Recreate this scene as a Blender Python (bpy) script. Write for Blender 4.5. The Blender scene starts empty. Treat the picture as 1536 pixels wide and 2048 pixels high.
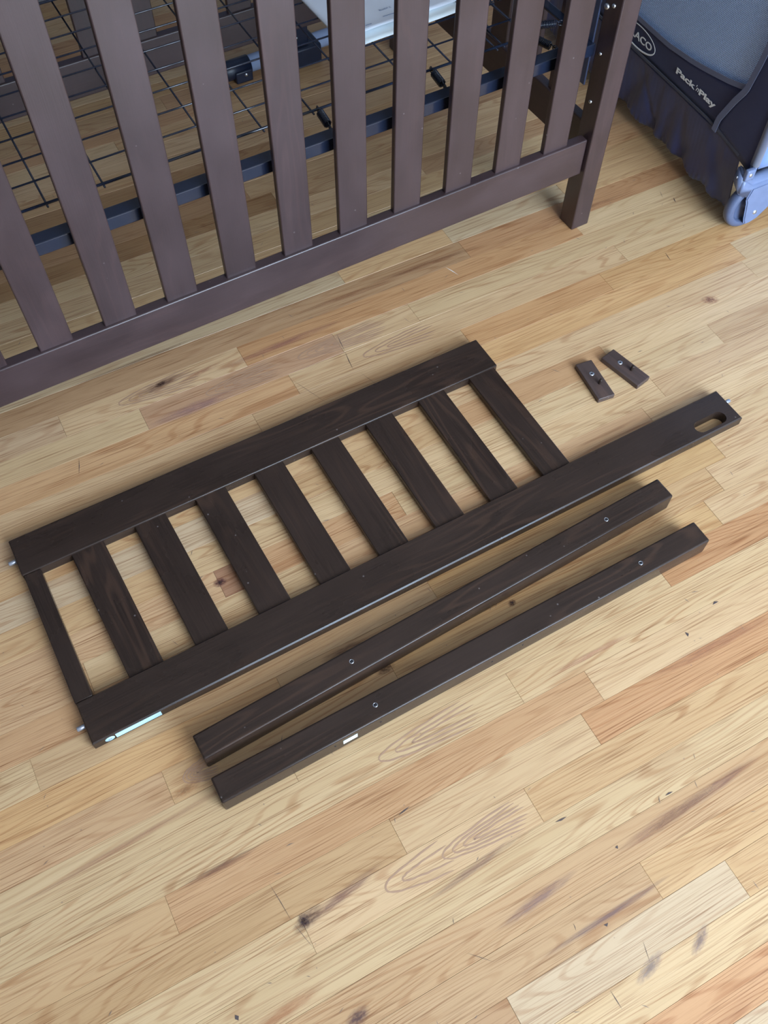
import bpy, bmesh, math, random
from mathutils import Vector, Matrix

random.seed(7)
SC = bpy.context.scene
COL = SC.collection

# ------------------------------------------------------------------ camera
F_PX = 1832.2
cam_data = bpy.data.cameras.new('camera')
cam = bpy.data.objects.new('camera', cam_data)
COL.objects.link(cam)
RT = Vector((0.8815, -0.4721, 0.0064)); UP = Vector((0.3988, 0.7518, 0.5251)); FW = Vector((0.2527, 0.4604, -0.8510))
FW.normalize(); RT = (RT - FW*RT.dot(FW)).normalized(); UP = RT.cross(FW)
cam.matrix_world = Matrix(((RT.x, UP.x, -FW.x, 0), (RT.y, UP.y, -FW.y, 0), (RT.z, UP.z, -FW.z, 1.4177), (0, 0, 0, 1)))
cam_data.sensor_fit = 'VERTICAL'
cam_data.sensor_height = 24.0
cam_data.lens = F_PX/2048*24.0
cam_data.clip_start = 0.02
SC.camera = cam

# ------------------------------------------------------------------ world, window light, exposure
w = bpy.data.worlds.new('world'); SC.world = w; w.use_nodes = True
bg = w.node_tree.nodes['Background']
bg.inputs[0].default_value = (0.86, 0.93, 1.10, 1)
bg.inputs[1].default_value = 1.6

def area(name, loc, target, sx, sy, power, color):
    d = bpy.data.lights.new(name, 'AREA'); d.shape = 'RECTANGLE'; d.size = sx; d.size_y = sy
    d.energy = power; d.color = color
    o = bpy.data.objects.new(name, d); COL.objects.link(o); o.location = loc
    o.rotation_euler = (Vector(target)-Vector(loc)).to_track_quat('-Z', 'Y').to_euler()
    return o
area('window_daylight', (1.45, -2.42, 1.45), (1.0, 1.2, 0.6), 2.3, 1.5, 245, (0.58, 0.77, 1.0))
area('overhead_fill', (1.0, -1.55, 2.42), (1.0, -0.4, 0), 1.6, 1.4, 56, (1.0, 0.95, 0.88))  # added unseen fill for light from above, not a room fitting

SC.view_settings.view_transform = 'Standard'
SC.view_settings.look = 'None'
SC.view_settings.gamma = 1.0
SC.view_settings.use_curve_mapping = False
SC.view_settings.exposure = 0.16

# ------------------------------------------------------------------ helpers
def lin(c):
    return tuple(((v/255)/12.92 if v/255 <= 0.04045 else ((v/255+0.055)/1.055)**2.4) for v in c)

def link_obj(name, me, mat=None, parent=None, loc=(0, 0, 0), rot=(0, 0, 0)):
    o = bpy.data.objects.new(name, me); COL.objects.link(o)
    if mat is not None and me is not None and not me.materials: me.materials.append(mat)
    if parent: o.parent = parent
    o.location = loc; o.rotation_euler = rot
    return o

def empty(name, loc, rotz, label, cat, group=None):
    o = bpy.data.objects.new(name, None); COL.objects.link(o); o.empty_display_size = 0.05
    o.location = loc; o.rotation_euler = (0, 0, rotz)
    o['label'] = label; o['category'] = cat; o['kind'] = 'thing'
    if group: o['group'] = group
    return o

def mesh_from_bm(bm, name='m', smooth=False):
    me = bpy.data.meshes.new(name); bm.to_mesh(me); bm.free()
    if smooth:
        for p in me.polygons: p.use_smooth = True
    return me

def box_mesh(sx, sy, sz, bev=0.002, seg=2, smooth=True):
    """box centred on its own origin, eased edges"""
    bm = bmesh.new()
    bmesh.ops.create_cube(bm, size=1.0)
    bmesh.ops.scale(bm, vec=(sx, sy, sz), verts=bm.verts)
    if bev > 0:
        bmesh.ops.bevel(bm, geom=list(bm.edges), offset=bev, segments=seg, profile=0.6, affect='EDGES')
    me = mesh_from_bm(bm)
    if smooth and bev > 0:
        for p in me.polygons:
            p.use_smooth = p.area < max(sx, sy, sz)*bev*2.2
    return me

def box(name, lo, hi, mat, parent, bev=0.002, seg=2):
    s = [hi[i]-lo[i] for i in range(3)]; c = [(hi[i]+lo[i])/2 for i in range(3)]
    return link_obj(name, box_mesh(*s, bev, seg), mat, parent, c)

def tube_into(bm, pts, r, n=8, cap=True):
    pts = [Vector(p) for p in pts]
    rings = []
    prev = None
    for i, p in enumerate(pts):
        a = pts[max(0, i-1)]; b = pts[min(len(pts)-1, i+1)]
        t = (b-a).normalized()
        if prev is None:
            h = Vector((0, 0, 1)) if abs(t.z) < 0.9 else Vector((1, 0, 0))
            u = t.cross(h).normalized()
        else:
            u = (prev - t*prev.dot(t)).normalized()
        prev = u; v = t.cross(u)
        rr = r[i] if isinstance(r, (list, tuple)) else r
        rings.append([bm.verts.new(p + (u*math.cos(2*math.pi*k/n)+v*math.sin(2*math.pi*k/n))*rr) for k in range(n)])
    for A, B in zip(rings[:-1], rings[1:]):
        for k in range(n):
            bm.faces.new((A[k], A[(k+1) % n], B[(k+1) % n], B[k]))
    if cap:
        bm.faces.new(rings[0][::-1]); bm.faces.new(rings[-1])

def tube(name, pts, r, mat, parent, n=8):
    bm = bmesh.new(); tube_into(bm, pts, r, n)
    bmesh.ops.recalc_face_normals(bm, faces=bm.faces)
    return link_obj(name, mesh_from_bm(bm, smooth=True), mat, parent)

def lathe_mesh(profile, n=28):
    """profile: list of (radius, z) turned about Z"""
    bm = bmesh.new(); rings = []
    for r, z in profile:
        if r < 1e-6: rings.append([bm.verts.new((0, 0, z))])
        else: rings.append([bm.verts.new((r*math.cos(2*math.pi*k/n), r*math.sin(2*math.pi*k/n), z)) for k in range(n)])
    for A, B in zip(rings[:-1], rings[1:]):
        for k in range(n):
            a0 = A[k % len(A)]; a1 = A[(k+1) % len(A)]; b0 = B[k % len(B)]; b1 = B[(k+1) % len(B)]
            vs = []
            for v in (a0, a1, b1, b0):
                if v not in vs: vs.append(v)
            if len(vs) > 2: bm.faces.new(vs)
    bmesh.ops.recalc_face_normals(bm, faces=bm.faces)
    return mesh_from_bm(bm, smooth=True)

def text_mesh(body, size, depth, offset=0.0, align='LEFT', shear=0.0, spacing=1.0):
    cu = bpy.data.curves.new('lettering', 'FONT'); cu.body = body; cu.size = size
    cu.extrude = depth; cu.offset = offset; cu.align_x = align; cu.shear = shear; cu.space_character = spacing
    cu.resolution_u = 4
    tmp = bpy.data.objects.new('tmp_text', cu); COL.objects.link(tmp)
    dg = bpy.context.evaluated_depsgraph_get(); dg.update()
    me = bpy.data.meshes.new_from_object(tmp.evaluated_get(dg))
    for p in me.polygons: p.use_smooth = False
    bpy.data.objects.remove(tmp); bpy.data.curves.remove(cu)
    return me

# ------------------------------------------------------------------ materials
def new_mat(name):
    m = bpy.data.materials.new(name); m.use_nodes = True
    nt = m.node_tree; b = nt.nodes['Principled BSDF']
    return m, nt, b

def N(nt, typ, **kw):
    n = nt.nodes.new(typ)
    for k, v in kw.items(): setattr(n, k, v)
    return n

def mixcol(nt, fac, a, b, blend='MIX'):
    n = nt.nodes.new('ShaderNodeMix'); n.data_type = 'RGBA'; n.blend_type = blend; n.clamp_factor = True
    for sock, val in ((n.inputs[0], fac), (n.inputs[6], a), (n.inputs[7], b)):
        if hasattr(val, 'is_linked') or hasattr(val, 'links'): nt.links.new(val, sock)
        elif isinstance(val, (tuple, list)): sock.default_value = (*val[:3], 1)
        else: sock.default_value = val
    return n.outputs[2]

def ramp(nt, src, stops):
    r = nt.nodes.new('ShaderNodeValToRGB'); nt.links.new(src, r.inputs[0])
    el = r.color_ramp.elements
    while len(el) < len(stops): el.new(0.5)
    for e, (p, v) in zip(el, stops):
        e.position = p; e.color = (v, v, v, 1) if not isinstance(v, tuple) else (*v, 1)
    return r.outputs[0]

def math_n(nt, op, a, b=None):
    n = nt.nodes.new('ShaderNodeMath'); n.operation = op
    for i, v in enumerate((a, b)):
        if v is None: continue
        if hasattr(v, 'links'): nt.links.new(v, n.inputs[i])
        else: n.inputs[i].default_value = v
    return n.outputs[0]

def oak_floor():
    m, nt, b = new_mat('oak_floor')
    tc = N(nt, 'ShaderNodeTexCoord'); oi = N(nt, 'ShaderNodeObjectInfo')
    # shift the grain of every board by its own random number
    off = N(nt, 'ShaderNodeCombineXYZ')
    nt.links.new(math_n(nt, 'MULTIPLY', oi.outputs['Random'], 37.0), off.inputs[0])
    nt.links.new(math_n(nt, 'MULTIPLY', oi.outputs['Random'], 11.3), off.inputs[1])
    add = N(nt, 'ShaderNodeVectorMath', operation='ADD')
    nt.links.new(tc.outputs['Object'], add.inputs[0]); nt.links.new(off.outputs[0], add.inputs[1])
    def scaled(sx, sy):
        mp = N(nt, 'ShaderNodeMapping'); mp.inputs['Scale'].default_value = (sx, sy, 1)
        nt.links.new(add.outputs[0], mp.inputs[0]); return mp.outputs[0]
    def noise(vec, scale, detail=3, rough=0.55, dist=0.0):
        n = N(nt, 'ShaderNodeTexNoise'); n.inputs['Scale'].default_value = scale
        n.inputs['Detail'].default_value = detail; n.inputs['Roughness'].default_value = rough
        n.inputs['Distortion'].default_value = dist
        nt.links.new(vec, n.inputs[0]); return n.outputs[0]
    # growth rings: contour lines of a stretched noise field (straight grain and cathedrals)
    field = noise(scaled(0.9, 10.0), 1.0, 2, 0.45)
    rings = math_n(nt, 'SINE', math_n(nt, 'MULTIPLY', field, 200.0))
    rings = ramp(nt, math_n(nt, 'ADD', math_n(nt, 'MULTIPLY', rings, 0.5), 0.5), [(0.0, 0.0), (0.70, 0.05), (0.98, 1.0)])
    gate = ramp(nt, noise(scaled(2.2, 14.0), 1.0, 2), [(0.36, 0.15), (0.62, 1.0)])
    brk = ramp(nt, noise(scaled(9.0, 300.0), 1.0, 2, 0.6), [(0.34, 0.45), (0.58, 1.0)])
    rings = math_n(nt, 'MULTIPLY', math_n(nt, 'MULTIPLY', rings, gate), brk)
    # fine pores, short dashes along the board
    pores = ramp(nt, noise(scaled(7.5, 520.0), 1.0, 2, 0.6), [(0.50, 0.0), (0.66, 1.0)])
    pgate = ramp(nt, noise(scaled(1.6, 60.0), 1.0, 2), [(0.36, 0.2), (0.58, 1.0)])
    pores = math_n(nt, 'MULTIPLY', pores, pgate)
    broad = ramp(nt, noise(scaled(2.0, 26.0), 1.0, 3), [(0.30, 0.0), (0.70, 1.0)])
    patch = ramp(nt, noise(scaled(3.0, 10.0), 1.0, 3, 0.5, 0.6), [(0.66, 0.0), (0.80, 1.0)])
    base = mixcol(nt, math_n(nt, 'MULTIPLY', broad, 0.50), oi.outputs['Color'], (0.80, 0.74, 0.66), 'MULTIPLY')
    base = mixcol(nt, math_n(nt, 'MULTIPLY', rings, 0.72), base, (0.66, 0.49, 0.39), 'MULTIPLY')
    base = mixcol(nt, math_n(nt, 'MULTIPLY', pores, 0.85), base, (0.52, 0.40, 0.33), 'MULTIPLY')
    base = mixcol(nt, math_n(nt, 'MULTIPLY', patch, 0.40), base, (0.62, 0.46, 0.38), 'MULTIPLY')
    # scuffs and small dents worn into the finish
    wv = N(nt, 'ShaderNodeTexVoronoi'); wv.inputs['Scale'].default_value = 21.0
    mp = N(nt, 'ShaderNodeMapping'); mp.inputs['Scale'].default_value = (1, 1.4, 1); mp.inputs['Rotation'].default_value = (0, 0, 0.6)
    nt.links.new(add.outputs[0], mp.inputs[0]); nt.links.new(mp.outputs[0], wv.inputs[0])
    spots = ramp(nt, wv.outputs['Distance'], [(0.016, 1.0), (0.034, 0.0)])
    base = mixcol(nt, math_n(nt, 'MULTIPLY', spots, 0.55), base, (0.16, 0.12, 0.12))
    nt.links.new(base, b.inputs['Base Color'])
    rr = ramp(nt, noise(scaled(9, 30), 1.0, 4), [(0.3, 0.30), (0.75, 0.46)])
    nt.links.new(rr, b.inputs['Roughness'])
    b.inputs['Specular IOR Level'].default_value = 0.42
    bp = N(nt, 'ShaderNodeBump'); bp.inputs['Strength'].default_value = 0.16; bp.inputs['Distance'].default_value = 0.0006
    hgt = math_n(nt, 'SUBTRACT', 1.0, math_n(nt, 'ADD', math_n(nt, 'MULTIPLY', pores, 0.6), math_n(nt, 'MULTIPLY', rings, 0.4)))
    nt.links.new(hgt, bp.inputs['Height']); nt.links.new(bp.outputs[0], b.inputs['Normal'])
    return m

def dark_wood(name, axis, col, rough=0.36, grain=0.5, spec=0.42):
    """espresso stained wood, grain along the given local axis"""
    m, nt, b = new_mat(name)
    tc = N(nt, 'ShaderNodeTexCoord'); oi = N(nt, 'ShaderNodeObjectInfo')
    off = N(nt, 'ShaderNodeCombineXYZ')
    for i, k in enumerate((13.0, 29.0, 7.0)): nt.links.new(math_n(nt, 'MULTIPLY', oi.outputs['Random'], k), off.inputs[i])
    add = N(nt, 'ShaderNodeVectorMath', operation='ADD')
    nt.links.new(tc.outputs['Object'], add.inputs[0]); nt.links.new(off.outputs[0], add.inputs[1])
    def noise(along, across, detail=3, dist=0.0):
        sc = [across]*3; sc[axis] = along
        mp = N(nt, 'ShaderNodeMapping'); mp.inputs['Scale'].default_value = sc
        nt.links.new(add.outputs[0], mp.inputs[0])
        n = N(nt, 'ShaderNodeTexNoise'); n.inputs['Scale'].default_value = 1.0; n.inputs['Detail'].default_value = detail
        n.inputs['Distortion'].default_value = dist
        nt.links.new(mp.outputs[0], n.inputs[0]); return n.outputs[0]
    field = noise(1.6, 14.0, 2)
    rings = math_n(nt, 'ADD', math_n(nt, 'MULTIPLY', math_n(nt, 'SINE', math_n(nt, 'MULTIPLY', field, 75.0)), 0.5), 0.5)
    rings = ramp(nt, rings, [(0.60, 0.0), (1.0, 1.0)])
    gate = ramp(nt, noise(2.0, 9.0, 2), [(0.45, 0.0), (0.62, 1.0)])
    rings = math_n(nt, 'MULTIPLY', rings, gate)
    fine = ramp(nt, noise(12.0, 420.0, 3), [(0.35, 0.0), (0.7, 1.0)])
    blotch = ramp(nt, noise(6.0, 14.0, 4), [(0.3, 0.0), (0.7, 1.0)])
    c1 = mixcol(nt, math_n(nt, 'MULTIPLY', blotch, 0.8), tuple(v*0.72 for v in col), tuple(v*1.25 for v in col))
    c2 = mixcol(nt, math_n(nt, 'MULTIPLY', fine, grain), c1, tuple(v*1.6 for v in col))
    c3 = mixcol(nt, math_n(nt, 'MULTIPLY', rings, grain*0.9), c2, (col[0]*2.6, col[1]*2.3, col[2]*2.0))
    # specks of dust and knocks
    wv = N(nt, 'ShaderNodeTexVoronoi'); wv.inputs['Scale'].default_value = 26.0
    nt.links.new(add.outputs[0], wv.inputs[0])
    sp = ramp(nt, wv.outputs['Distance'], [(0.03, 1.0), (0.05, 0.0)])
    c4 = mixcol(nt, math_n(nt, 'MULTIPLY', sp, 0.35), c3, (0.30, 0.26, 0.26))
    nt.links.new(c4, b.inputs['Base Color'])
    nt.links.new(ramp(nt, blotch, [(0.0, rough-0.05), (1.0, rough+0.1)]), b.inputs['Roughness'])
    b.inputs['Specular IOR Level'].default_value = spec
    bp = N(nt, 'ShaderNodeBump'); bp.inputs['Strength'].default_value = 0.08; bp.inputs['Distance'].default_value = 0.0005
    nt.links.new(fine, bp.inputs['Height']); nt.links.new(bp.outputs[0], b.inputs['Normal'])
    return m

def plain(name, col, rough=0.5, metal=0.0, spec=0.5, noise_amt=0.15, noise_scale=40.0):
    m, nt, b = new_mat(name)
    tc = N(nt, 'ShaderNodeTexCoord'); n = N(nt, 'ShaderNodeTexNoise')
    n.inputs['Scale'].default_value = noise_scale; n.inputs['Detail'].default_value = 4
    nt.links.new(tc.outputs['Object'], n.inputs[0])
    c = mixcol(nt, n.outputs[0], tuple(v*(1-noise_amt) for v in col), tuple(min(1, v*(1+noise_amt)) for v in col))
    nt.links.new(c, b.inputs['Base Color'])
    b.inputs['Roughness'].default_value = rough; b.inputs['Metallic'].default_value = metal
    b.inputs['Specular IOR Level'].default_value = spec
    return m

def cloth(name, col, rough=0.6, sheen=0.3, weave=900.0, spec=0.4):
    m, nt, b = new_mat(name)
    tc = N(nt, 'ShaderNodeTexCoord')
    wv = N(nt, 'ShaderNodeTexNoise'); wv.inputs['Scale'].default_value = weave; wv.inputs['Detail'].default_value = 1
    nt.links.new(tc.outputs['Object'], wv.inputs[0])
    n = N(nt, 'ShaderNodeTexNoise'); n.inputs['Scale'].default_value = 9.0; n.inputs['Detail'].default_value = 3
    nt.links.new(tc.outputs['Object'], n.inputs[0])
    c = mixcol(nt, n.outputs[0], tuple(v*0.8 for v in col), tuple(v*1.2 for v in col))
    c = mixcol(nt, math_n(nt, 'MULTIPLY', wv.outputs[0], 0.4), c, tuple(v*1.5 for v in col))
    nt.links.new(c, b.inputs['Base Color']); b.inputs['Roughness'].default_value = rough
    b.inputs['Sheen Weight'].default_value = sheen; b.inputs['Specular IOR Level'].default_value = spec
    bp = N(nt, 'ShaderNodeBump'); bp.inputs['Strength'].default_value = 0.1; bp.inputs['Distance'].default_value = 0.0003
    nt.links.new(wv.outputs[0], bp.inputs['Height']); nt.links.new(bp.outputs[0], b.inputs['Normal'])
    return m

def netting(name):
    """knitted play yard mesh: light blue threads around small holes one can see through"""
    m, nt, b = new_mat(name)
    tc = N(nt, 'ShaderNodeTexCoord'); sep = N(nt, 'ShaderNodeSeparateXYZ'); nt.links.new(tc.outputs['Object'], sep.inputs[0])
    P = 0.0042
    y = math_n(nt, 'DIVIDE', math_n(nt, 'ADD', sep.outputs[1], sep.outputs[0]), P)
    z = math_n(nt, 'DIVIDE', sep.outputs[2], P*0.62)
    row = math_n(nt, 'FLOOR', z)
    sh = math_n(nt, 'MULTIPLY', math_n(nt, 'MODULO', row, 2.0), 0.5)
    fy = math_n(nt, 'SUBTRACT', math_n(nt, 'FRACT', math_n(nt, 'ADD', y, sh)), 0.5)
    fz = math_n(nt, 'SUBTRACT', math_n(nt, 'FRACT', z), 0.5)
    d = math_n(nt, 'SQRT', math_n(nt, 'ADD', math_n(nt, 'POWER', math_n(nt, 'ABSOLUTE', fy), 2.0),
                                  math_n(nt, 'MULTIPLY', math_n(nt, 'POWER', math_n(nt, 'ABSOLUTE', fz), 2.0), 0.75)))
    hole = ramp(nt, d, [(0.24, 1.0), (0.30, 0.0)])
    b.inputs['Base Color'].default_value = (0.52, 0.70, 1.0, 1); b.inputs['Roughness'].default_value = 0.4
    tr = N(nt, 'ShaderNodeBsdfTransparent'); mx = N(nt, 'ShaderNodeMixShader')
    nt.links.new(hole, mx.inputs[0]); nt.links.new(b.outputs[0], mx.inputs[1]); nt.links.new(tr.outputs[0], mx.inputs[2])
    nt.links.new(mx.outputs[0], nt.nodes['Material Output'].inputs[0])
    return m

CRIB = (0.046, 0.027, 0.029)
RAIL = (0.027, 0.0165, 0.0125)
OAK = oak_floor()
W_X = dark_wood('crib_wood_along_x', 0, CRIB, 0.34, 0.20, 0.75)
W_Y = dark_wood('crib_wood_along_y', 1, CRIB, 0.34, 0.13, 0.75)
W_Z = dark_wood('crib_wood_along_z', 2, CRIB, 0.34, 0.13, 0.75)
R_X = dark_wood('rail_wood_along_x', 0, RAIL, 0.27, 0.55, 0.36)
R_Y = dark_wood('rail_wood_along_y', 1, RAIL, 0.27, 0.55, 0.36)
BLACK = plain('black_painted_steel', (0.010, 0.015, 0.032), 0.20, 0.0, 0.8)
BLACKPL = plain('black_plastic', (0.012, 0.018, 0.040), 0.35)
STEEL = plain('zinc_steel', (0.62, 0.66, 0.72), 0.28, 1.0)
PINM = plain('dowel_metal', (0.42, 0.45, 0.52), 0.40, 0.7)
GREYT = plain('grey_tube_paint', (0.36, 0.45, 0.66), 0.35)
PAPER = plain('paper', (0.80, 0.86, 0.97), 0.6, 0, 0.3, 0.05, 14)
PAPER2 = plain('paper_lower_sheet', (0.84, 0.95, 0.98), 0.5, 0, 0.3, 0.12, 30)
INK = plain('printing_ink', (0.20, 0.27, 0.42), 0.7)
STICK = plain('label_sticker', (0.45, 0.68, 0.76), 0.35, 0, 0.5, 0.16, 160)
STICK2 = plain('small_sticker', (0.70, 0.88, 0.86), 0.35, 0, 0.5, 0.05, 60)
HOLE = plain('drilled_hole', (0.006, 0.006, 0.010), 0.8)
NAVY = cloth('navy_panel_fabric', (0.013, 0.019, 0.070), 0.62, 0.15)
SKIRT = cloth('satin_skirt_fabric', (0.018, 0.028, 0.090), 0.34, 0.1, 1400, 0.6)
BIND = cloth('binding_tape', (0.075, 0.090, 0.165), 0.6, 0.3, 1600)
SIDE = cloth('window_lit_side_fabric', (0.19, 0.29, 0.58), 0.6, 0.2)  # near short side: window light put into the fabric as a brighter blue
LEGC = cloth('leg_sleeve_fabric', (0.05, 0.068, 0.16), 0.55, 0.3)
NET = netting('mesh_netting')
WHEELM = plain('grey_blue_wheel_plastic', (0.088, 0.115, 0.20), 0.36)
HOUSE = plain('blue_grey_housing_plastic', (0.15, 0.195, 0.33), 0.34)
PRINT = plain('pale_print', (0.88, 0.96, 1.0), 0.5)

# ------------------------------------------------------------------ floor
PW = 0.0572; OFF = -0.0015
floor_me = bpy.data.meshes.new('floor')
floor_me.from_pydata([(-2.2, -2.6, -0.02), (3.3, -2.6, -0.02), (3.3, 3.4, -0.02), (-2.2, 3.4, -0.02)], [], [(0, 1, 2, 3)])
floor = link_obj('floor', floor_me, OAK); floor['kind'] = 'structure'; floor['label'] = 'oak strip floor of narrow boards in mixed tones'
floor.color = (*lin((170, 140, 105)), 1)

T_ = {'P': (216, 197, 160), 'C': (224, 203, 165), 'T': (208, 178, 136), 'TP': (216, 192, 156), 'T2': (209, 184, 148),
      'TW': (212, 180, 145), 'TB': (196, 166, 126), 'O': (214, 174, 122), 'O2': (206, 174, 124), 'W': (194, 146, 106),
      'W2': (190, 160, 124), 'W3': (197, 158, 120), 'W4': (210, 164, 116), 'W5': (212, 172, 130), 'W6': (200, 155, 112),
      'R2': (184, 138, 100), 'M': (198, 176, 150), 'M2': (184, 148, 124), 'MB': (196, 168, 134), 'G': (206, 195, 174),
      'G2': (200, 192, 168), 'B': (158, 126, 90), 'B2': (176, 144, 113), 'D': (146, 106, 90)}
GAIN = (0.935, 0.845, 0.775)
ROWS = {
 -4: [(None, 'W'), (.40, 'G')], -3: [(None, 'W')], -2: [(None, 'P'), (1.15, 'T')], -1: [(None, 'B2'), (.20, 'G'), (.58, 'T')],
 0: [(None, 'P'), (.01, 'MB'), (.467, 'T')], 1: [(None, 'W2'), (1.05, 'W3')], 2: [(None, 'P'), (.98, 'TP')],
 3: [(None, 'P'), (-.0057, 'TP'), (.3747, 'T')], 4: [(None, 'TB'), (.1708, 'TP'), (.52, 'W')],
 5: [(None, 'TB'), (-.1658, 'W3'), (.5666, 'TP')], 6: [(None, 'P'), (.45, 'C')], 7: [(None, 'P'), (.075, 'P'), (.79, 'W')],
 8: [(None, 'TW'), (-.1055, 'T'), (.29, 'O2'), (.95, 'TP')], 9: [(None, 'O'), (.115, 'T'), (1.0, 'TP')],
 10: [(None, 'P'), (-.279, 'T2'), (.42, 'O2'), (1.05, 'TP')], 11: [(None, 'W3'), (.3, 'T'), (.95, 'C')],
 12: [(None, 'TW'), (-.155, 'P'), (.28, 'TW'), (.98, 'C')],
 13: [(None, 'TW'), (.0997, 'D'), (.172, 'W3'), (.4541, 'P'), (.62, 'C'), (1.04, 'T2')],
 14: [(None, 'T'), (.05, 'C'), (.74, 'P'), (1.2328, 'T2')], 15: [(None, 'G'), (.28, 'T'), (.62, 'W3'), (1.0, 'C')],
 16: [(None, 'T'), (.62, 'TP'), (1.42, 'C')], 17: [(None, 'M'), (-.10, 'C'), (.62, 'O'), (1.4346, 'P')],
 18: [(None, 'TP'), (.30, 'T2'), (.77, 'W4'), (1.12, 'O')], 19: [(None, 'W5'), (.4038, 'TP'), (1.20, 'P')],
 20: [(None, 'P'), (.1103, 'M2'), (.53, 'TP'), (.7085, 'P')], 21: [(None, 'M'), (-.0345, 'TP'), (.3413, 'W6'), (1.16, 'P')],
 22: [(None, 'B2'), (.90, 'R2')], 23: [(None, 'G2'), (.62, 'T'), (.8884, 'G2'), (1.20, 'T')],
 24: [(None, 'TP'), (.48, 'T'), (1.25, 'T')], 25: [(None, 'T'), (.70, 'P'), (1.30, 'W3')], 26: [(None, 'TP'), (.45, 'T'), (1.0, 'P'), (1.35, 'B2')],
 27: [(None, 'P'), (.62, 'TP'), (.95, 'B2')], 28: [(None, 'B'), (.60, 'T2')], 29: [(None, 'B2'), (.55, 'TP')],
 30: [(None, 'T'), (.42, 'T2'), (.86, 'B2')], 31: [(None, 'B'), (.70, 'T')], 32: [(None, 'T'), (.38, 'TP')],
 33: [(None, 'TP'), (.55, 'T')], 34: [(None, 'P'), (.34, 'T')], 35: [(None, 'W3'), (.62, 'TB')], 36: [(None, 'T'), (.50, 'W3')],
}
KNOTS = [
 (0.1734, 1.2364, 0.05, 0.012, 0.12, (110, 70, 55)),
 (0.1708, 1.2378, 0.016, 0.008, 0.1, (60, 35, 35)),
 (0.0038, 0.216, 0.03, 0.013, 0.25, (95, 65, 62)),
 (0.0563, 0.2204, 0.085, 0.009, 0.16, (135, 95, 88)),
 (-0.003, 0.2166, 0.01, 0.013, 0, (50, 45, 70)),
 (0.5284, 0.5024, 0.009, 0.007, 0.3, (90, 50, 40)),
 (1.2843, 0.9092, 0.022, 0.014, -0.4, (165, 110, 85)),
 (0.6211, 0.0897, 0.12, 0.01, 0.06, (140, 100, 90)),
 (0.5378, 0.0868, 0.1, 0.012, 0.06, (150, 105, 90)),
 (0.3829, 0.0179, 0.13, 0.006, 0.02, (120, 95, 100)),
 (0.3061, 0.0831, 0.08, 0.01, 0.1, (150, 118, 112)),
 (0.4801, -0.0696, 0.028, 0.009, 0.5, (165, 140, 128)),
 (0.3964, -0.0645, 0.034, 0.010, 0.3, (172, 150, 136)),
 (0.2496, 0.1637, 0.1, 0.008, 0.1, (160, 125, 105)),
 (-0.0803, 0.3399, 0.07, 0.007, 0.0, (120, 75, 65)),
 (-0.1921, 0.4354, 0.2, 0.006, 0.05, (175, 125, 95)),
 (0.7991, 1.2834, 0.16, 0.01, -0.03, (140, 90, 62)),
 (0.6134, 1.2795, 0.14, 0.008, -0.03, (160, 108, 75)),
 (0.4226, 1.2208, 0.16, 0.011, 0.02, (165, 110, 95)),
 (0.2082, 1.1513, 0.1, 0.016, 0.0, (165, 125, 120)),
 (0.102, 0.7736, 0.014, 0.01, 0, (110, 65, 62)),
 (0.2504, 1.2293, 0.05, 0.008, 0.1, (180, 130, 100)),
 (0.009, 0.0735, 0.022, 0.012, 0.2, (105, 75, 78)),
 (-0.0824, 0.1258, 0.08, 0.012, 0.1, (185, 125, 85)),
 (0.5916, 0.3605, 0.1, 0.006, 0, (200, 150, 120)),
 (0.7869, 0.2769, 0.16, 0.012, -0.02, (180, 125, 92)),
 (-0.0837, 0.4691, 0.03, 0.01, 0.1, (190, 140, 95)),
 (-0.0536, 1.3753, 0.14, 0.006, 0.02, (140, 105, 75)),
 (0.1558, 1.3163, 0.16, 0.006, 0.02, (135, 100, 75)),
 (1.2407, 1.2705, 0.1, 0.007, 0, (170, 120, 85)),
 (0.2364, 0.5596, 0.05, 0.01, 0, (110, 75, 60)),
 (0.2793, 0.4987, 0.02, 0.01, 0, (95, 60, 45)),
 (0.6363, 0.6455, 0.04, 0.008, 0, (150, 110, 85))]
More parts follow.
